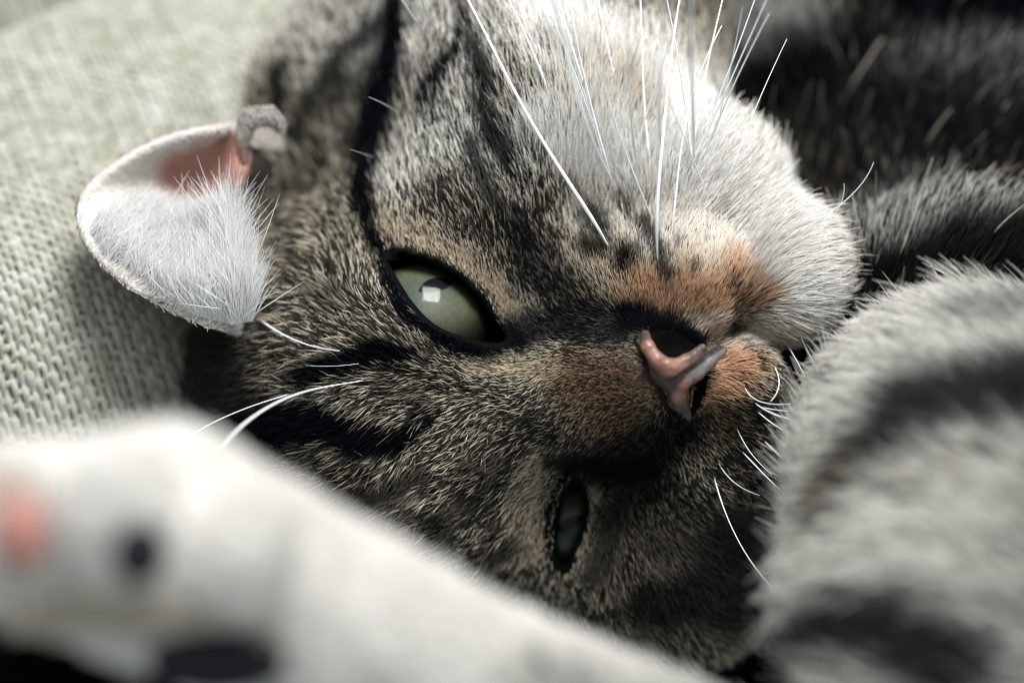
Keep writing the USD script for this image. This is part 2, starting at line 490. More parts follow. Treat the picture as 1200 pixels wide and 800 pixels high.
AG = dict(tip=(0.82, 0.73, 0.575), root=(0.006, 0.006, 0.0055), q=0.60)
BLACK = dict(tip=(0.006, 0.007, 0.009), root=(0.004, 0.005, 0.006), q=0.0)
NEAR = dict(tip=(0.060, 0.062, 0.062), root=(0.004, 0.005, 0.006), q=0.72)
DARKAG = dict(tip=(0.34, 0.30, 0.23), root=(0.007, 0.007, 0.007), q=0.68)
WHITE = dict(tip=(0.86, 0.835, 0.80), root=(0.74, 0.715, 0.68), q=0.0)
CREAM = dict(tip=(0.80, 0.75, 0.67), root=(0.55, 0.50, 0.43), q=0.02)
GREYW = dict(tip=(0.74, 0.72, 0.67), root=(0.16, 0.15, 0.14), q=0.10)
TAN = dict(tip=(0.58, 0.48, 0.36), root=(0.30, 0.22, 0.14), q=0.04)
ORANGE = dict(tip=(0.68, 0.43, 0.27), root=(0.34, 0.18, 0.10), q=0.05)
BROWN = dict(tip=(0.26, 0.165, 0.095), root=(0.05, 0.03, 0.02), q=0.4)
SPOT = dict(tip=(0.02, 0.016, 0.013), root=(0.012, 0.01, 0.01), q=0.0)
SILVER = dict(tip=(0.88, 0.85, 0.78), root=(0.03, 0.03, 0.028), q=0.30)
GREY = dict(tip=(0.66, 0.645, 0.61), root=(0.22, 0.21, 0.20), q=0.05)

HEAD_LAYERS = [
    (SILVER, .8, [(330, 40, 120), (430, 20, 200), (560, 60, 180)], .8),
    (SILVER, .9, [(465, 215, 70), (530, 170, 110), (600, 190, 100)], .7),
    (DARKAG, .5, [(520, 240, 50), (570, 265, 60), (640, 310, 60)], .6),
    (DARKAG, .9, [(270, 380, 90), (280, 470, 110), (330, 560, 120), (430, 640, 100)], .6),  # dark crown fur, deepened further to paint in its shade
    (DARKAG, .7, [(560, 590, 60), (600, 560, 70), (640, 520, 70), (690, 540, 70)], .7),
    (DARKAG, .85, [(740, 600, 110), (800, 640, 120), (760, 720, 130)], .6),  # lower face darkened in the coat to paint its shade
    (WHITE, 1, [(640, -20, 90), (680, 60, 130), (740, 120, 190), (830, 200, 170), (930, 290, 150), (950, 350, 110)], .45),
    (WHITE, 1, [(640, 150, 56), (695, 195, 64), (770, 215, 70)], .5),
    (CREAM, .9, [(292, 240, 26), (302, 300, 30), (306, 350, 20)], .6), (CREAM, .9, [(690, 90, 60), (760, 110, 60)], .9),
    (TAN, .5, [(735, 100, 20), (768, 152, 24)], .8), (GREYW, .8, [(632, 40, 16), (668, 88, 16)], .8),
    (CREAM, .9, [(700, 255, 60), (780, 262, 60), (850, 275, 45)], .6),
    (TAN, .75, [(690, 330, 80), (730, 345, 80)], .6),
    (ORANGE, .95, [(775, 355, 80), (815, 335, 90), (845, 360, 60)], .55),
    (CREAM, .8, [(790, 385, 14), (830, 388, 20), (852, 380, 18)], .8),
    (CREAM, .7, [(770, 285, 60), (830, 300, 50)], .7),
    (ORANGE, .9, [(868, 320, 36), (885, 345, 50), (905, 350, 30)], .7),
    (CREAM, .9, [(900, 395, 40), (930, 400, 40)], .7),
    (ORANGE, .95, [(858, 415, 50), (880, 440, 60), (850, 480, 60)], .5),
    (CREAM, .7, [(855, 405, 26), (885, 412, 20)], .7),
    (DARKAG, .95, [(900, 480, 36), (860, 520, 70), (890, 560, 90)], .6),
    (BROWN, .95, [(690, 455, 90), (730, 470, 110), (735, 515, 80)], .5),
    (BROWN, .6, [(830, 505, 60), (860, 500, 50)], .6),
    (TAN, .65, [(560, 438, 22), (610, 437, 32), (655, 440, 30)], .6),
    (TAN, .7, [(460, 275, 34), (505, 288, 34), (550, 315, 26)], .5),
    (TAN, .95, [(550, 315, 22), (590, 345, 26), (604, 372, 24)], .5),
    (TAN, .7, [(640, 545, 26), (625, 580, 42), (628, 640, 44)], .6),
    (ORANGE, .7, [(712, 568, 14), (698, 590, 14)], .6), (TAN, .95, [(702, 585, 14), (694, 625, 13), (674, 676, 14)], .5),
    # stripes
    (BLACK, 1, [(474, -30, 18), (470, 0, 17), (463, 50, 20), (456, 100, 32), (441, 150, 38), (430, 190, 36), (425, 230, 28), (431, 268, 20), (442, 298, 14)], .5),
    (BLACK, .95, [(562, 55, 12), (572, 100, 18), (572, 130, 20), (586, 175, 20), (603, 208, 14), (622, 232, 8)], .5),
    (BLACK, 1, [(545, 20, 14), (540, 75, 14), (517, 97, 16), (500, 140, 12)], .6),
    (BLACK, .9, [(556, 180, 12), (570, 215, 16), (583, 252, 14)], .6),
    (BLACK, 1, [(330, 95, 18), (334, 125, 22), (322, 175, 26), (330, 200, 20)], .6),
    (BLACK, .95, [(358, 168, 20), (380, 120, 18), (412, 78, 18), (440, 48, 16)], .7),
    (BLACK, .9, [(392, 150, 16), (410, 112, 18)], .7),
    (BLACK, .75, [(368, 344, 10), (400, 358, 24)], .6),
    (BLACK, 1, [(365, 448, 20), (400, 436, 24), (440, 426, 28), (478, 424, 22), (492, 419, 10)], .35),
    (BLACK, 1, [(270, 540, 40), (330, 505, 46), (385, 505, 34), (430, 524, 34), (470, 527, 26), (500, 509, 15), (516, 492, 9)], .4),
    (BLACK, .9, [(420, 600, 30), (470, 580, 24), (508, 564, 14)], .5), (BLACK, .8, [(515, 625, 24), (545, 604, 16), (566, 600, 8)], .5),
    (BLACK, .8, [(345, 445, 12), (372, 470, 14)], .6), (BLACK, .7, [(455, 455, 6), (500, 470, 8), (520, 480, 5)], .8), (BLACK, .8, [(490, 605, 14), (540, 640, 18)], .7), (BLACK, .9, [(610, 645, 16), (590, 660, 20)], .7),
    (BLACK, .75, [(545, 545, 8), (575, 560, 10), (600, 545, 8)], .8),
    (BLACK, .9, [(255, 415, 60), (270, 480, 70)], .5),  # black crown fur with the shadow there painted in too
    # dark between eye and nose, and around the eyes
    (BLACK, .95, [(590, 405, 30), (630, 392, 30), (660, 388, 18)], .6), (NEAR, .95, [(640, 385, 30), (690, 388, 44), (740, 390, 36)], .6),
    (BLACK, 1, [(450, 300, 10), (466, 345, 15), (492, 382, 19), (528, 408, 20), (570, 418, 22), (612, 406, 26)], .4),
    (NEAR, .75, [(600, 265, 26), (640, 330, 50), (690, 365, 40)], .8),
    (BLACK, 1, [(742, 382, 26), (790, 392, 34), (834, 408, 12)], .5),  # shadowy nostril crease painted as black hair
    (NEAR, .6, [(768, 430, 8), (784, 470, 12)], .8), (NEAR, .95, [(800, 512, 56), (760, 550, 70), (700, 560, 44)], .7),
    (BLACK, .95, [(655, 552, 14), (700, 553, 20), (770, 556, 22)], .5),
    (BLACK, .85, [(736, 590, 18), (722, 630, 22), (708, 680, 24)], .6), (BLACK, 1, [(672, 563, 7), (656, 585, 7), (649, 610, 7), (649, 640, 7), (656, 668, 8)], .4), (BLACK, 1, [(676, 563, 8), (689, 580, 7), (688, 602, 6), (681, 630, 6), (664, 668, 7)], .4),
    (BLACK, .8, [(770, 645, 20), (820, 640, 34), (880, 630, 50)], .6), (BLACK, .95, [(755, 715, 40), (800, 705, 60), (860, 700, 100)], .6),  # cheek stripe, then the shaded cheek edge painted black
    # whisker spots
    (SPOT, .95, [(694, 300, 20), (712, 296, 16)], .6), (SPOT, .95, [(700, 262, 24), (706, 274, 20)], .6), (SPOT, 1, [(738, 308, 20), (740, 318, 18)], .6),
    (SPOT, .9, [(735, 244, 14), (739, 258, 10)], .6), (SPOT, .9, [(756, 270, 16), (775, 298, 15), (788, 326, 15)], .6), (SPOT, .7, [(757, 240, 8)], .6),
    (SPOT, .6, [(800, 287, 8), (798, 293, 8)], .8), (SPOT, .7, [(816, 320, 9), (818, 327, 7)], .8), (SPOT, .7, [(831, 350, 8)], .8), (SPOT, .4, [(790, 345, 10)], .8), (SPOT, .4, [(826, 372, 10)], .8),
    (NEAR, .6, [(848, 410, 5), (864, 399, 7), (867, 372, 7), (862, 338, 5)], .6), (NEAR, .8, [(864, 402, 5), (890, 416, 6), (906, 444, 8)], .6),
    (BROWN, .7, [(868, 330, 14), (876, 362, 16)], .8), (BROWN, .8, [(873, 452, 9), (880, 458, 9)], .8),
]
HUMP = dict(tip=(0.46, 0.45, 0.42), root=(0.03, 0.03, 0.03), q=0.30)
TORSO_LAYERS = [
    (GREY, .95, [(790, -20, 220), (880, 20, 150), (930, 40, 110)], .5),
    (NEAR, 1, [(900, 130, 60), (960, 120, 130), (1080, 130, 160), (1240, 150, 160)], .4), (BLACK, 1, [(1080, 20, 60), (1220, 0, 100)], .5), (BLACK, 1, [(940, 440, 120), (900, 600, 200), (840, 740, 200)], .4),
    (GREY, .35, [(1040, 88, 30), (1120, 85, 40), (1220, 90, 50)], .8),
    (HUMP, .95, [(1005, 300, 60), (1060, 280, 110), (1120, 270, 90), (1190, 262, 40)], .5),
    (BLACK, .95, [(1010, 345, 20), (1080, 330, 34), (1140, 305, 50), (1220, 310, 60)], .5),
]
LEG_LAYERS = [
    (BLACK, .95, [(1015, 590, 26), (1060, 545, 40), (1110, 505, 54), (1230, 490, 60)], .5),
    (DARKAG, .5, [(1010, 600, 50), (1040, 560, 60)], .8),
    (BLACK, .95, [(960, 785, 34), (1030, 748, 60), (1110, 755, 60), (1160, 790, 60)], .5),
    (BLACK, .5, [(1170, 402, 24), (1230, 395, 30)], .7), (DARKAG, .3, [(1090, 590, 20), (1200, 560, 20)], .9),
]
PAW_LAYERS = [(GREYW, .8, [(640, 800, 70), (760, 850, 120), (900, 900, 160)], .8),
              (TAN, .6, [(60, 735, 50), (150, 725, 50), (330, 760, 40)], .8), (ORANGE, .5, [(25, 590, 50)], .9)]  # tan stroke paints the brownish shading low on the paw


def coat(u, v, layers, base, jit=3.0):
    """Colours at positions of the coat: (tip, root, share of dark hairs)."""
    n = len(u)
    q3 = np.stack([u / 26.0, v / 26.0, np.zeros(n)], 1)
    jt = np.random.default_rng(n).normal(0, jit, (2, n))
    uu = u + jt[0] + 11 * meshkit.noise(q3, 1) + 4 * meshkit.noise(q3 * 2.7, 2)
    vv = v + jt[1] + 11 * meshkit.noise(q3, 3) + 4 * meshkit.noise(q3 * 2.7, 4)
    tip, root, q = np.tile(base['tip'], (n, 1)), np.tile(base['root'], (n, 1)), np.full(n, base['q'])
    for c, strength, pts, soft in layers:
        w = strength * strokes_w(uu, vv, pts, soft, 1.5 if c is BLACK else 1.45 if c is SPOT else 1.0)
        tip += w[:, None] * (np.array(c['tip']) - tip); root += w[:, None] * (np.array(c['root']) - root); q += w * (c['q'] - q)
    q = np.clip(q * (1 + 0.38 * meshkit.noise(np.stack([u / 9.0, v / 9.0, np.zeros(n)], 1), 9)), 0, 1)
    return tip, root, q


COATS = {0: (HEAD_LAYERS, AG), 1: ([], WHITE), 2: (TORSO_LAYERS, DARKAG), 3: (LEG_LAYERS, GREYW), 4: (PAW_LAYERS, WHITE), 5: ([], BLACK)}


def body_color():
    gi = group_of(bv)
    u, v = px(bv)
    col = np.zeros((len(bv), 3))
    for k, (layers, base) in COATS.items():
        m = gi == k
        if not m.any():
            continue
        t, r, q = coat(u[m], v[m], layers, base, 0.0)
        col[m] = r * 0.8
        if k == 1:
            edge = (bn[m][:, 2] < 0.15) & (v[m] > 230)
        if k == 1:                                        # inside the ear: bare pink skin, white towards the rim
            w = strokes_w(u[m], v[m], [(215, 205, 60), (260, 200, 90), (275, 165, 40)], .5)
            t2 = np.array([0.60, 0.54, 0.51]) + w[:, None] * (np.array([0.36, 0.185, 0.15]) - np.array([0.60, 0.54, 0.51]))
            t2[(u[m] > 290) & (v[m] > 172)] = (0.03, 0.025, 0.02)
            t2[(u[m] > 276) & (v[m] <= 172)] = (0.34, 0.29, 0.26)
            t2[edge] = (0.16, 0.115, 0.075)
            col[m] = t2
    for poly in (POLY_A, POLY_B):                         # black eyelid skin
        w = smooth01((13 - poly_sd(poly, u, v)) / 5) * (gi == 0)
        col += w[:, None] * (np.array([0.003, 0.0035, 0.004]) - col)
    for npm in NOSTRILS:  # nostril hollows blackened, their deep shade put into the colour
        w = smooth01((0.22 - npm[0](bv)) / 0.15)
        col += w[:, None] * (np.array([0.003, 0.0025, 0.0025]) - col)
    return col


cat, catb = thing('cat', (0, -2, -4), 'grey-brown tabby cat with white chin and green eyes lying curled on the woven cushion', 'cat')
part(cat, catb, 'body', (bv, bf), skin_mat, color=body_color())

# ---------------------------------------------------------------- fur
FLOW_PTS = np.array([  # (u, v, du, dv) where the hair does not simply run away from the nose
    (930, 300, 1, -.15), (975, 330, 1, .05), (960, 390, .8, .6), (910, 400, .6, .5), (900, 240, .8, -.6), (870, 330, .6, -.6), (870, 170, .5, -.8), (780, 130, .1, -1),
    (800, 330, .05, -1), (840, 350, .1, -1), (760, 330, -.2, -1), (690, 200, -.25, -1), (600, 170, -.5, -.9), (520, 120, -.5, -.9), (400, 80, -.6, -.8), (330, 60, -.7, -.7),
    (560, 240, -.55, -.85), (480, 230, -.5, -.85), (400, 260, -.75, -.6), (340, 300, -1, -.1), (340, 370, -1, .05), (420, 330, -.55, -.85), (420, 390, -1, -.25), (480, 400, -.85, -.5),
    (470, 460, -.9, .3), (430, 490, -.8, .6), (380, 540, -.85, .5), (480, 540, -.65, .75), (560, 500, -.7, .7), (540, 560, -.85, .5), (560, 620, -.8, .6), (620, 600, -.5, .9),
    (640, 470, -.8, .45), (600, 440, -1, .1), (560, 435, -1, -.05), (690, 300, -.5, -.85), (640, 350, -.75, -.6), (690, 500, -.6, .75), (720, 440, -1, 0.1), (700, 400, -1, -.1),
    (720, 620, -.05, 1), (760, 600, .25, 1), (820, 610, .5, .9), (760, 700, .1, 1), (840, 690, .5, .8), (860, 540, .6, .8), (870, 450, .8, .6), (890, 490, .8, .65), (800, 540, .2, 1),
    (550, 310, -.5, -.85), (590, 360, -.45, -.9), (480, 280, -.45, -.9), (300, 450, -1, .3), (640, 640, -.3, 1), (690, 620, -.1, 1), (620, 560, -.7, .7), (850, 395, .7, -.2)], float)


def flow_head(u, v):
    d = (u[:, None] - FLOW_PTS[None, :, 0]) ** 2 + (v[:, None] - FLOW_PTS[None, :, 1]) ** 2
    w = 1 / (d + 300.0) ** 2
    g = FLOW_PTS[:, 2:] / np.linalg.norm(FLOW_PTS[:, 2:], axis=1, keepdims=True)
    f = (w @ g) / w.sum(1)[:, None]
    return f / (np.linalg.norm(f, axis=1, keepdims=True) + 1e-9)


face_area = np.linalg.norm(np.cross(bv[bf[:, 1]] - bv[bf[:, 0]], bv[bf[:, 2]] - bv[bf[:, 0]]), axis=1) / 2
face_group = group_of(cent)


def scatter(group, density, dmax, seed):
    """Roots on the faces of a group; density(u, v, p) per square cm, at most dmax."""
    r = np.random.default_rng(seed)
    fn = np.cross(bv[bf[:, 1]] - bv[bf[:, 0]], bv[bf[:, 2]] - bv[bf[:, 0]]); fn /= np.linalg.norm(fn, axis=1, keepdims=True) + 1e-12
    view = np.array([0, 0, D]) - cent; view /= np.linalg.norm(view, axis=1, keepdims=True)
    u, v = px(cent)
    ok = (face_group == group) & ((fn * view).sum(1) > -0.40) & (u > -160) & (u < 1360) & (v > -160) & (v < 960)
    ids = np.flatnonzero(ok)
    a = face_area[ids]
    n = int(a.sum() * dmax)
    pick = ids[np.searchsorted(np.cumsum(a), r.uniform(0, a.sum(), n)).clip(0, len(ids) - 1)]
    b = r.dirichlet((1, 1, 1), n)
    p = (bv[bf[pick]] * b[..., None]).sum(1); nn = (bn[bf[pick]] * b[..., None]).sum(1)
    nn /= np.linalg.norm(nn, axis=1, keepdims=True) + 1e-12
    u, v = px(p)
    keep = r.uniform(0, 1, n) < density(u, v, p) / dmax
    return p[keep], nn[keep], u[keep], v[keep], r


def strands(name, p, n, flow3, length, lift0, lift1, width, tip, root, q, r, pts=4, jitter=0.25, label=None, curl=0.0):
    m = len(p)
    f = flow3 - (flow3 * n).sum(1, keepdims=True) * n
    f /= np.linalg.norm(f, axis=1, keepdims=True) + 1e-9
    cl = np.stack([meshkit.noise(p * 4.0, 11), meshkit.noise(p * 4.0, 12), meshkit.noise(p * 4.0, 13)], 1)
    f = f + jitter * r.normal(0, 0.5, (m, 3)) + 0.55 * jitter * cl * 2
    f -= (f * n).sum(1, keepdims=True) * n
    f /= np.linalg.norm(f, axis=1, keepdims=True) + 1e-9
    length = length * r.uniform(0.7, 1.15, m) * np.where(r.uniform(0, 1, m) < 0.04, 1.5, 1.0)
    side = np.cross(n, f)
    bend = r.normal(0, curl, m) if curl else np.zeros(m)
    cur, out = p - 0.02 * n, [p - 0.02 * n]
    l0 = lift0 + r.normal(0, 0.10, m)
    for k in range(1, pts):
        t = (k - 0.5) / (pts - 1)
        a = l0 + (lift1 - lift0) * t
        step = np.cos(a)[:, None] * f + np.sin(a)[:, None] * n + (bend * t)[:, None] * side
        cur = cur + step * (length / (pts - 1))[:, None]
        out.append(cur)
    pos = np.stack(out, 1)
    wd = np.broadcast_to(width, (m,)) * r.uniform(0.7, 1.2, m)
    prof = np.interp(np.linspace(0, 1, pts), [0, 0.5, 1.0], [0.9, 1.0, 0.18])
    widths = wd[:, None] * prof
    dark = r.uniform(0, 1, m) < q
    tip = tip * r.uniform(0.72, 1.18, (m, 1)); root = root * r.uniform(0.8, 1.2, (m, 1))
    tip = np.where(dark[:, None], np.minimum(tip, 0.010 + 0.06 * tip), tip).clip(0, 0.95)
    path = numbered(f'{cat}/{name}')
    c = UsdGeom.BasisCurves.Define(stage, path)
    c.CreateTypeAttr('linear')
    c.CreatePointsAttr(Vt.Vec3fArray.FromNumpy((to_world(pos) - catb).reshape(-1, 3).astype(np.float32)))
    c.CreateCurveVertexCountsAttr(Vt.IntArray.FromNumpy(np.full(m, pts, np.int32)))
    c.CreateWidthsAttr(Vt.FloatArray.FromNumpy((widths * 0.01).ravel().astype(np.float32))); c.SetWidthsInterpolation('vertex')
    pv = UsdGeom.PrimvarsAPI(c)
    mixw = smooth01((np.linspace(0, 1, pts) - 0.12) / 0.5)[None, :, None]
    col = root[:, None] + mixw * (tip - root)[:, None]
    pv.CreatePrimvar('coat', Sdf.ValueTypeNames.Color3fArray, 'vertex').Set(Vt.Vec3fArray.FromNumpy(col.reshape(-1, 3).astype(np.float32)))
    UsdShade.MaterialBindingAPI.Apply(c.GetPrim()).Bind(hair_mat)
    tag(c.GetPrim(), label, kind='stuff')
    print(name, m)


def flat3(f2):
    return np.stack([f2[:, 0], -f2[:, 1], np.zeros(len(f2))], 1)


def near_nose(u, v):
    return np.minimum(np.hypot(u - 770, v - 440), np.hypot(u - 700, v - 450) + 25)


def head_len(u, v):
    d = near_nose(u, v)
    L = np.interp(d, [0, 60, 130, 220, 330, 450], [.08, .12, .20, .30, .36, .42])
    w = strokes_w(u, v, [(700, 120, 200), (840, 200, 150), (925, 300, 150)], .5); L = L + w * (0.56 - L)
    w = strokes_w(u, v, [(790, 330, 110), (860, 440, 60)], .5); L = L + w * (0.20 - L)
    w = strokes_w(u, v, [(300, 250, 30), (315, 350, 30)], .6); L = L + w * (0.65 - L)
    e_ = np.minimum(poly_sd(POLY_A, u, v), poly_sd(POLY_B, u, v))
    return L * np.interp(e_, [8, 20, 50], [0.40, 0.55, 1.0])


def head_density(u, v, p):
    d = near_nose(u, v)
    den = np.interp(d, [40, 120, 250, 400], [3000, 2000, 950, 760])
    e_ = np.minimum(poly_sd(POLY_A, u, v), poly_sd(POLY_B, u, v))
    den = den * smooth01((e_ - 4) / 5) * np.interp(e_, [8, 30, 60], [1.8, 1.5, 1.0])
    den = den * np.interp(p[:, 2], [-7, -4.5, -3.0], [.35, .75, 1.0])
    nd = np.min([f(p) for f, _, _ in NOSTRILS], 0)
    nose_d = NOSE_TREE.query(p)[0]
    return np.clip(den * (nd > 0.01) * (nose_d > 0.045), 0, 4400)


# nose leather, built first so that no hair grows through it
NOSE_CH = [chain([P(756, 392, .76), P(759, 406, 1.05), P(770, 423, 1.14), P(786, 431, 1.12), P(805, 423, .99), P(823, 407, .80)], [.08, .095, .12, .12, .10, .065]),
           chain([P(849, 410, .48), P(832, 424, .74), P(815, 438, .90), P(798, 450, 1.02), P(793, 465, .95), P(797, 478, .82), P(807, 490, .62)], [.05, .08, .095, .10, .08, .06, .035])]
g = Grid(P(735, 505, 0.2) - .3, P(862, 380, 1.4) + .4, 0.028)
g.F[:] = 1.0
for c_, k in zip(NOSE_CH + [chain([P(764, 414, .84), P(784, 442, .95), P(799, 464, .80), P(806, 484, .52)], [.10, .18, .11, .05]), chain([P(754, 402, .74), P(768, 438, .84), P(783, 466, .72), P(795, 488, .46)], [.08, .15, .14, .07]), chain([P(790, 440, .95), P(815, 430, .78), P(840, 411, .50)], [.19, .13, .07])], (.1, .12, .16, .12, .16)):
    g.add(c_, k)
nv, nf = g.mesh()
nt = trimesh.Trimesh(nv, nf, process=False); trimesh.smoothing.filter_taubin(nt, iterations=10); nv = np.asarray(nt.vertices)
_, _, nnv = meshkit.arrays((nv, nf), True)
if np.mean(g.at(nv + .02 * nnv) - g.at(nv - .02 * nnv)) < 0:
    nf = nf[:, ::-1].copy()
NOSE_TREE = cKDTree(nv)
nu, nw = px(nv)
crest = np.minimum(NOSE_CH[0][0](nv), NOSE_CH[1][0](nv))
ncol = np.tile([0.27, 0.140, 0.105], (len(nv), 1))
ncol += smooth01((crest - 0.005) / 0.05)[:, None] * (np.array([0.045, 0.026, 0.019]) - ncol)
for pts, c_, s_, so in (([(757, 424, 10), (768, 441, 14), (779, 460, 14), (790, 486, 12)], (0.05, 0.025, 0.02), .9, .8), ([(746, 384, 20), (754, 392, 16)], (0.05, 0.04, 0.04), .95, .8), ([(808, 419, 12), (822, 407, 20), (834, 402, 20)], (0.08, 0.07, 0.07), .9, .8),  # first stroke paints the shade on the pad's left edge
                        ([(812, 440, 14), (830, 426, 20), (850, 410, 18)], (0.18, 0.175, 0.185), .9, .8), ([(798, 480, 14), (808, 493, 26)], (0.045, 0.035, 0.035), .95, .8),
                        ([(778, 446, 5), (794, 442, 7), (810, 431, 7), (830, 415, 8), (848, 404, 8)], (0.02, 0.012, 0.012), .95, .6)):  # groove between the lobes, its shade painted as a dark line
    w = s_ * strokes_w(nu, nw, pts, so)
    ncol += w[:, None] * (np.array(c_) - ncol)
ncol *= 0.70 * (1 + 0.18 * meshkit.noise(nv * 6.0, 15))[:, None]
part(cat, catb, 'nose', (nv, nf), nose_mat, color=ncol)

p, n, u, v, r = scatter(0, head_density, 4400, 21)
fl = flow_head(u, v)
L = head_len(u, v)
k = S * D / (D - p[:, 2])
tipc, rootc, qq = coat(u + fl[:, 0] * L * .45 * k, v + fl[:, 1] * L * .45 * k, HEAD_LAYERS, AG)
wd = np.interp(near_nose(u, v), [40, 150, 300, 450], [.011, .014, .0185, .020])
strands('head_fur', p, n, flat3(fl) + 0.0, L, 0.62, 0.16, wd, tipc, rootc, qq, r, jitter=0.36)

# torso, leg, paw: out of focus, fewer and thicker hairs
p, n, u, v, r = scatter(2, lambda u, v, p: np.where(p[:, 2] > -3.2, 520, 160), 520, 22)
fl = np.tile([-0.25, -1.0], (len(p), 1))
fl[:, 0] += np.interp(u, [900, 1200], [-.3, .8])
tipc, rootc, qq = coat(u, v, TORSO_LAYERS, DARKAG)
strands('torso_fur', p, n, flat3(fl), np.full(len(p), .55), 0.75, 0.35, .028, tipc, rootc, qq, r, jitter=.4)
p, n, u, v, r = scatter(3, lambda u, v, p: np.interp(u, [900, 1000, 1400], [480, 420, 250]), 480, 23)
fl = np.stack([np.interp(v, [330, 500, 800], [-.6, -.9, -1.0]), np.interp(v, [330, 500, 800], [-.9, -.35, .05])], 1)
tipc, rootc, qq = coat(u, v, LEG_LAYERS, GREYW)
strands('leg_fur', p, n, flat3(fl), np.full(len(p), .80), 0.8, 0.3, .026, tipc, rootc, qq, r, jitter=.35)
PADS = [(24, 625, 9.95, .30, .46, pad_pink, 'pink toe pad'), (163, 648, 10.15, .30, .34, pad_black, 'black toe pad'), (255, 772, 9.6, .80, .42, pad_black, 'large black pad in the middle of the paw')]


def paw_density(u, v, p):
    den = np.full(len(u), 260.0)
    for a, b, z, ru, rv, _, _ in PADS:
        den *= np.hypot((u - a) / (ru * 95), (v - b) / (rv * 95)) > 1.0
    return den


p, n, u, v, r = scatter(4, paw_density, 260, 24)
fl = np.tile([-0.9, -0.35], (len(p), 1))
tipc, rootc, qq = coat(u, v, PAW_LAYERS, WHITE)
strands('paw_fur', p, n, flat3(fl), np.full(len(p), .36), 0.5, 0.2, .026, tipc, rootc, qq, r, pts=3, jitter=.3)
p, n, u, v, r = scatter(5, lambda u, v, p: np.full(len(u), 220.0), 220, 25)
tipc, rootc, qq = coat(u, v, [], BLACK)
strands('dark_limb_fur', p, n, np.tile([-1.0, .2, 0], (len(p), 1)), np.full(len(p), .4), 0.5, 0.2, .03, tipc, rootc, qq, r, pts=3)

p, n, u, v, r = scatter(2, lambda u, v, p: np.where((v < 330) & (u > 880), 1.0, 0.0), 6.0, 27)
fl = np.tile([0.1, -1.0], (len(p), 1)) + r.normal(0, .25, (len(p), 2)) + np.stack([np.interp(u, [900, 1200], [-.3, .7]), 0 * u], 1)
m = len(p)
strands('guard_fur', p, n, flat3(fl), np.full(m, .85), 0.95, 0.7, .032, np.tile([.40, .36, .30], (m, 1)), np.tile([.16, .14, .11], (m, 1)), np.zeros(m), r, jitter=.2)

# ear: short hair along the rim, long white hairs growing from its lower edge across the opening
def ear_density(u, v, p):
    bare = strokes_w(u, v, [(195, 205, 50), (245, 200, 80), (275, 170, 40), (300, 200, 50)], .3)
    return 1700 * (1 - bare)


p, n, u, v, r = scatter(1, ear_density, 1700, 26)
fl = np.stack([u - 265, v - 250.0], 1); fl = -fl / (np.linalg.norm(fl, axis=1, keepdims=True) + 1e-6)
fl += np.array([0.35, -.25])
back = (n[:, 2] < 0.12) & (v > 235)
tipc, rootc, qq = coat(u, v, [], WHITE)
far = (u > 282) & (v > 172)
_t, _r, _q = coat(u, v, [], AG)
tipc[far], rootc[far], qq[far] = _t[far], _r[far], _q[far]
knob = (u > 276) & (v <= 172)
tipc[knob] = r.choice([.55, .80, .30], (knob.sum(), 1)) * np.array([1, .95, .88]); rootc[knob] = .3
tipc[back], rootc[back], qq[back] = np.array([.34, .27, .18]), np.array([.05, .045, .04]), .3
L = np.where(back, .12, np.interp(np.hypot(u - 250, v - 300), [60, 150], [.30, .08]))
L = np.where((u > 276) & (v <= 172), .13, L)
strands('ear_fur', p, n, flat3(fl), L, 0.5, 0.2, .012, tipc, rootc, qq, r, jitter=.5)


def ear_tuft():
    r = np.random.default_rng(31)
    m = 9000
    s = r.uniform(0, 1, m)
    base = np.array([(101, 268), (124, 306), (186, 351), (230, 370), (272, 381), (296, 376)], float)
    zz = np.array([-.36, -.12, .0, .02, -.02, -.02])
    i_ = s ** 0.8 * (len(base) - 1)
    b = np.stack([np.interp(i_, range(6), base[:, 0]), np.interp(i_, range(6), base[:, 1])], 1)
    z = np.interp(i_, range(6), zz)
    inw = r.uniform(0, 1, m) ** 1.6
    tgt = np.stack([np.interp(i_, range(6), [185, 205, 222, 240, 250, 255]), np.interp(i_, range(6), [215, 225, 228, 222, 205, 195])], 1)
    dirn = tgt - b
    b = b + dirn * (inw * 0.62)[:, None]
    z = z - 1.3 * inw * (1 - 0.4 * s)
    p = np.stack([P(a_, c_, d_) for (a_, c_), d_ in zip(b, z)])
    f2 = dirn / np.linalg.norm(dirn, axis=1, keepdims=True)
    f2 = f2 + r.normal(0, .28, (m, 2))
    return p, f2, s, inw, r


p, f2, s_, inw, r = ear_tuft()
m = len(p)
nrm = np.tile([0.1, -.1, 1.0], (m, 1)); nrm /= np.linalg.norm(nrm, axis=1, keepdims=True)
strands('ear_tuft', p, nrm, flat3(f2), np.interp(s_, [0, .6, 1], [.55, .85, 1.1]) * r.uniform(.6, 1.1, m), 0.45, 0.05, .017, np.tile([.90, .89, .88], (m, 1)), np.tile([.86, .85, .84], (m, 1)), np.zeros(m), r, jitter=.25, curl=.25)

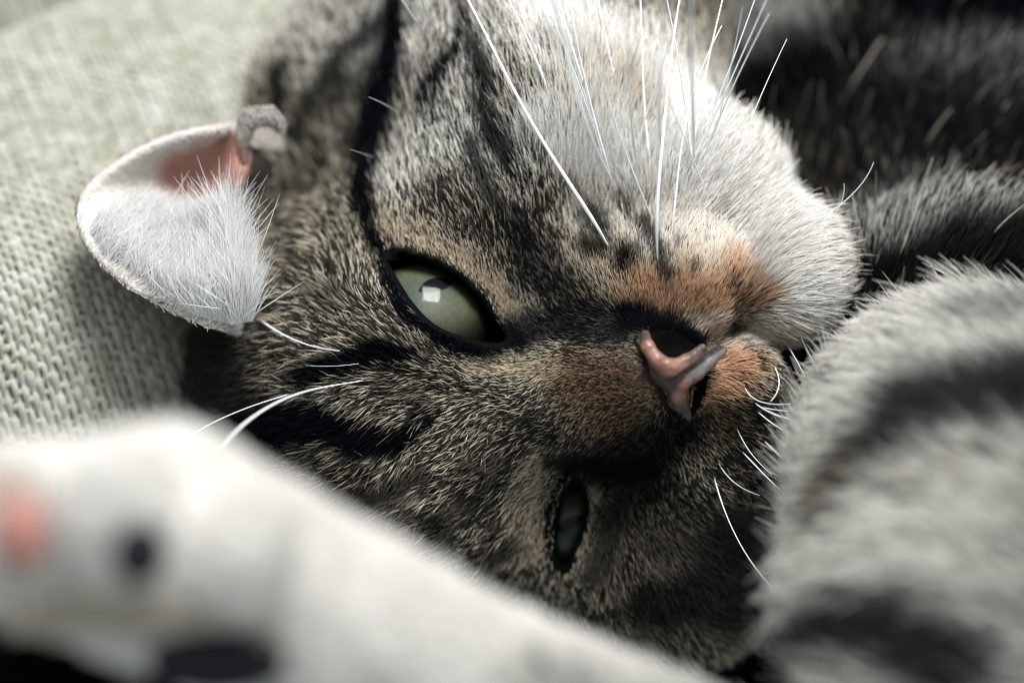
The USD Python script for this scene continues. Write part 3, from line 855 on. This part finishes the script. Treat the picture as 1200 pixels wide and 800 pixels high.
# ---------------------------------------------------------------- eyes
def eye(R, center, axis, slit_dir, iris_r, slit, colors, label):
    axis = np.asarray(axis, float); axis /= np.linalg.norm(axis)
    B = rot_from(slit_dir - (np.dot(slit_dir, axis)) * axis, np.cross(axis, slit_dir))       # slit, across
    b1, b2 = B[:, 0], B[:, 1]
    if np.dot(np.cross(b1, b2), axis) < 0:
        b2 = -b2
    ball = trimesh.creation.icosphere(4, R * 0.94)
    v = np.asarray(ball.vertices)
    t = v @ axis
    lim = 0.57 * R
    v = v - np.maximum(t - lim, 0)[:, None] * axis           # flat behind the iris
    path = part(cat, catb, 'eye', (v + center, ball.faces), eyeball_mat, label=label)
    nr, na = 40, 120
    rr, aa = np.meshgrid(np.linspace(0, 1, nr), np.arange(na) * 2 * np.pi / na, indexing='ij')
    x, y = rr * np.cos(aa) * iris_r, rr * np.sin(aa) * iris_r
    zc = np.sqrt((0.965 * R) ** 2 - (rr * iris_r) ** 2)
    pts = center + x[..., None] * b1 + y[..., None] * b2 + zc[..., None] * axis
    i, j = np.meshgrid(np.arange(nr - 1), np.arange(na), indexing='ij')
    q = np.stack([i * na + j, (i + 1) * na + j, (i + 1) * na + (j + 1) % na, i * na + (j + 1) % na], -1).reshape(-1, 4)
    ds = np.hypot(np.maximum(np.abs(x) - slit[0], 0), y) / iris_r                # distance from the slit
    inner, mid, outer = map(np.array, colors)
    w1, w2 = smooth01(ds / .38), smooth01((rr - .45) / .45)  # dark iris rim drawn wide, lid shade painted into it
    col = inner + w1[..., None] * (mid - inner); col = col + w2[..., None] * (outer - col)
    streak = meshkit.noise(np.stack([np.cos(aa) * 14, np.sin(aa) * 14, rr * 1.5], -1).reshape(-1, 3), 5).reshape(aa.shape)
    col = col * (1 + 0.35 * streak)[..., None]
    part(path, catb, 'iris', (pts.reshape(-1, 3), q), iris_mat, color=col.reshape(-1, 3))
    # pupil: a pointed slit, domed a little
    tt = np.linspace(-1, 1, 25)
    up = np.stack([tt * slit[0], slit[1] * (1 - tt ** 2) ** 0.8], 1); lo = up[::-1][1:-1] * [1, -1]
    ring = np.vstack([up, lo])
    pv_ = np.vstack([[0, 0], ring * 0.5, ring])
    hgt = np.sqrt((0.965 * R) ** 2 - (pv_ ** 2).sum(1)) + np.r_[.012, np.full(len(ring), .010), np.full(len(ring), -.008)]
    k = len(ring); a_ = np.arange(k); b_ = (a_ + 1) % k
    f = np.vstack([np.stack([0 * a_, 1 + b_, 1 + a_], 1), np.stack([1 + a_, 1 + b_, 1 + k + b_], 1), np.stack([1 + a_, 1 + k + b_, 1 + k + a_], 1)])
    part(path, catb, 'pupil', (center + pv_[:, :1] * b1 + pv_[:, 1:] * b2 + hgt[:, None] * axis, f), pupil_mat)
    cor = trimesh.creation.icosphere(5, R)
    cv = np.asarray(cor.vertices); keep = (cv[cor.faces] @ axis).min(1) > 0.05
    cor = trimesh.Trimesh(cv, cor.faces[keep], process=True); cv = np.asarray(cor.vertices)
    bul = smooth01((cv @ axis / R - .45) / .55)
    cv = cv + (0.075 * bul)[:, None] * axis
    part(path, catb, 'cornea', (cv + center, cor.faces), cornea_mat)


GREEN = ((0.014, 0.031, 0.016), (0.050, 0.056, 0.025), (0.020, 0.013, 0.007))
eye(EYE_RA, EYE_A, (0.23, 0.66, 0.72), np.array([0.88, 0.47, -.35]), 1.20, (.58, .20), GREEN, 'wide open green eye')
eye(EYE_R, EYE_B, (0.06, 0.10, 0.97), np.array([0.88, 0.47, 0]), .98, (.45, .13), GREEN, 'narrowed dark green eye')

# ---------------------------------------------------------------- whiskers, each its own part
WH = [  # (points (u, v, z) from root to tip, width at root px, width at tip px)
    ([(715, 292, .35), (690, 250, .6), (650, 188, .6), (610, 120, .4), (575, 52, 0), (540, -15, -.5)], 5.2, 2.2),
    ([(700, 232, .3), (667, 167, .0), (630, 75, .1), (590, -10, -.2)], 3.6, 2.2),
    ([(735, 225, .1), (713, 178, -.3), (677, 77, -.2), (650, -15, -.4)], 3.2, 2.0),
    ([(725, 225, -.1), (700, 178, 1.2), (668, 77, 2.0), (648, -5, 2.6)], 3.4, 2.0),
    ([(752, 215, .1), (733, 143, -.4), (713, 60, -.3), (698, -15, -.5)], 3.0, 1.8),
    ([(748, 200, 0), (740, 143, 1.2), (736, 60, 2.2), (730, -15, 3.0)], 3.2, 1.8),
    ([(765, 210, .1), (758, 158, 0), (753, 80, -.1), (750, -15, -.2)], 3.2, 2.0),
    ([(778, 190, 0), (773, 150, 1.3), (775, 70, 2.2), (777, -15, 2.9)], 3.4, 2.0),
    ([(771, 308, .5), (770, 250, .9), (776, 170, .9), (784, 90, .7), (799, -15, .3)], 4.2, 2.0),
    ([(800, 215, .2), (812, 170, .1), (822, 112, 0), (833, 58, -.1), (849, -10, -.2)], 3.0, 1.6),
    ([(786, 280, .5), (795, 200, .6), (808, 125, .5), (826, 72, .4), (846, 30, .3)], 3.0, 1.2),
    ([(814, 190, .6), (811, 90, 2.5), (810, -15, 3.4)], 4.0, 2.5),
    ([(826, 198, .0), (846, 155, .0), (868, 118, .0)], 2.2, 0.8),
    ([(500, 44, .9), (487, 25, 1.0), (468, -6, 1.2)], 4.0, 3.0), ([(506, 30, 1.2), (497, 8, 1.3), (490, -12, 1.4)], 3.6, 3.0),
    ([(946, 266, -.1), (985, 240, .0), (1006, 220, .1), (1024, 190, .2)], 2.6, 1.0), ([(950, 276, -.1), (975, 256, 0), (987, 234, .1), (989, 215, .1)], 2.2, .8), ([(948, 258, -.2), (970, 247, -.1), (992, 238, 0)], 2.0, .8),
    ([(868, 527, 0.05), (888, 548, 0.35), (912, 572, 0.55), (942, 600, 0.75)], 2.8, 1.2), ([(893, 514, 0.15), (920, 540, 0.45), (945, 562, 0.65), (975, 585, 0.85)], 2.8, 1.2),
    ([(836, 555, -0.15), (850, 600, 0.15), (872, 645, 0.45), (905, 688, 0.75)], 2.4, 1.4), ([(838, 533, -0.25), (855, 560, -0.15), (890, 580, 0.05)], 1.6, .8), ([(862, 497, -0.05), (876, 525, 0.05), (905, 556, 0.35)], 1.8, .9),
    ([(905, 425, 0.45), (913, 448, 0.65), (903, 470, 0.75)], 2.2, 1.0), ([(870, 428, 0.55), (890, 470, 0.75), (930, 473, 0.95), (960, 470, 1.15)], 1.8, .9),
    ([(882, 470, 0.45), (915, 488, 1.05), (960, 494, 1.75), (1000, 488, 2.35)], 3.0, 1.8), ([(886, 480, 0.45), (920, 505, 0.95), (960, 520, 1.55)], 2.4, 1.2), ([(890, 476, 0.45), (930, 482, 0.85), (965, 480, 1.35)], 2.2, 1.0),
    ([(920, 400, 0.55), (935, 425, 0.75), (950, 455, 0.85)], 1.8, .8),
    ([(440, 443, .25), (400, 450, .5), (350, 461, 1.0), (300, 486, 1.7), (256, 528, 2.6)], 1.4, 4.6), ([(350, 459, .2), (300, 474, .4), (260, 490, .6), (222, 510, .9)], 2.0, 1.6),
    ([(288, 360, .2), (318, 384, .5), (352, 401, .6), (398, 411, .5)], 5.0, 1.2),
    ([(472, 136, -.5), (450, 122, -.3), (432, 114, -.4)], 1.0, .5), ([(440, 185, .1), (425, 180, .2), (410, 175, .2)], 1.0, .5), ([(522, 178, .1), (505, 160, .2), (488, 145, .2)], 1.3, .6), ([(340, 426, .1), (375, 429, .2), (420, 426, .2)], .9, .9),
]
wr = np.random.default_rng(77)
for _ in range(12):
    a0 = wr.uniform(-.45, .55); L_ = wr.uniform(150, 330); u0, v0 = wr.uniform(700, 850), wr.uniform(165, 262)
    cu = wr.uniform(-.12, .12); zt = wr.uniform(-.2, 2.4)
    WH.append(([(u0 + L_ * t * (math.sin(a0) + cu * t), v0 - L_ * t * math.cos(a0), .3 + zt * t) for t in (0, .3, .65, 1)], wr.uniform(1.6, 2.6), wr.uniform(.6, 1.4)))


def on_fur(pts):
    """Set the first point just inside the fur and let the shift fade along the hair."""
    u, v, z = pts[0]
    zz = np.linspace(3.5, -7, 420)
    d = G.at(np.stack([P(u, v, t) for t in zz]))
    dz = (zz[np.argmax(d < 0)] - 0.02 if (d < 0).any() else z) - z
    return [(a, b, c + dz * (1 - k / (len(pts) - 1))) for k, (a, b, c) in enumerate(pts)]


for pts, w0, w1 in WH:
    pts = on_fur(pts)
    q = spline([P(*a) for a in pts], 18)
    rad = np.linspace(w0, w1, 18) * np.interp(np.linspace(0, 1, 18), [0, .12], [.30, 1]) / S / 2 * 0.9 * (1.15 if pts[-1][1] < 140 else 0.8)
    part(cat, catb, 'whisker', tube(q, rad, 6), whisker_mat)
for pts, w0, w1 in [([(1045, 320, -1), (1060, 285, -.8), (1078, 230, -1.2), (1093, 185, -1.6)], 3, 1), ([(1018, 315, -1), (1008, 270, -.7), (998, 225, -.9)], 3, 1), ([(1027, 260, -.9), (1026, 230, -.9), (1027, 200, -1)], 3, 1),
                    ([(992, 275, -1.2), (978, 245, -1.3), (968, 220, -1.5)], 3, 1.2), ([(1118, 265, -.8), (1128, 230, -.8), (1134, 200, -1)], 3, 1), ([(1095, 280, -.7), (1103, 260, -.7), (1110, 230, -.8)], 3, 1),
                    ([(1148, 292, -.6), (1165, 272, -.6), (1200, 240, -.8)], 3, 1), ([(1135, 268, -.8), (1148, 248, -.8), (1158, 235, -.9)], 3, 1), ([(1172, 258, -.8), (1182, 245, -.9), (1192, 230, -1)], 3, 1),
                    ([(988, 200, -2), (990, 175, -2.4), (987, 150, -2.8)], 5, 3), ([(1046, 205, -1.8), (1049, 185, -2.2), (1051, 165, -2.5)], 5, 2.5), ([(1085, 172, -2.2), (1098, 150, -2.8), (1115, 128, -3.4)], 5, 2.5), ([(1137, 178, -2.0), (1147, 166, -2.4), (1157, 155, -2.8)], 5, 2.5),
                    ([(985, 125, -3.0), (1005, 90, -3.8), (1035, 45, -4.6)], 6, 3), ([(962, 150, -2.8), (962, 125, -3.2), (963, 95, -3.8)], 6, 3), ([(935, 160, -2.6), (942, 125, -3.2), (952, 95, -3.8)], 6, 3), ([(1010, 150, -2.6), (1015, 130, -3.0), (1022, 105, -3.5)], 5, 3),
                    ([(950, 235, -1.5), (938, 195, -1.9), (928, 165, -2.3)], 5, 2.5), ([(910, 165, -2.2), (905, 135, -2.6), (908, 100, -3.0)], 5, 2.5), ([(1052, 360, .3), (1056, 335, .2), (1060, 312, .1)], 5, 2), ([(1110, 350, .6), (1118, 330, .6), (1126, 315, .5)], 6, 2)]:
    pts = on_fur(pts)
    q = spline([P(*a) for a in pts], 14)
    part(cat, catb, 'guard_hair', tube(q, np.linspace(w0, w1, 14) / S / 2, 6), dark_whisker_mat)

# paw pads
for a, b, z, ru, rv, mt, lab in PADS:
    c = P(a, b, z)
    s = trimesh.creation.icosphere(3, 1.0)
    v = np.asarray(s.vertices) * [ru, rv, .28]
    # sit on the paw: move back along the view until the pad's centre touches the surface
    zz = np.linspace(z + 1.5, z - 3.0, 90)
    d = G.at(np.stack([P(a, b, t) for t in zz]))
    hit = zz[np.argmax(d < 0)] if (d < 0).any() else z
    part(cat, catb, 'paw_pad', (v * (1 + 0.06 * meshkit.noise(v * 2, 8))[:, None] + P(a, b, hit + 0.05), s.faces), mt, label=lab)
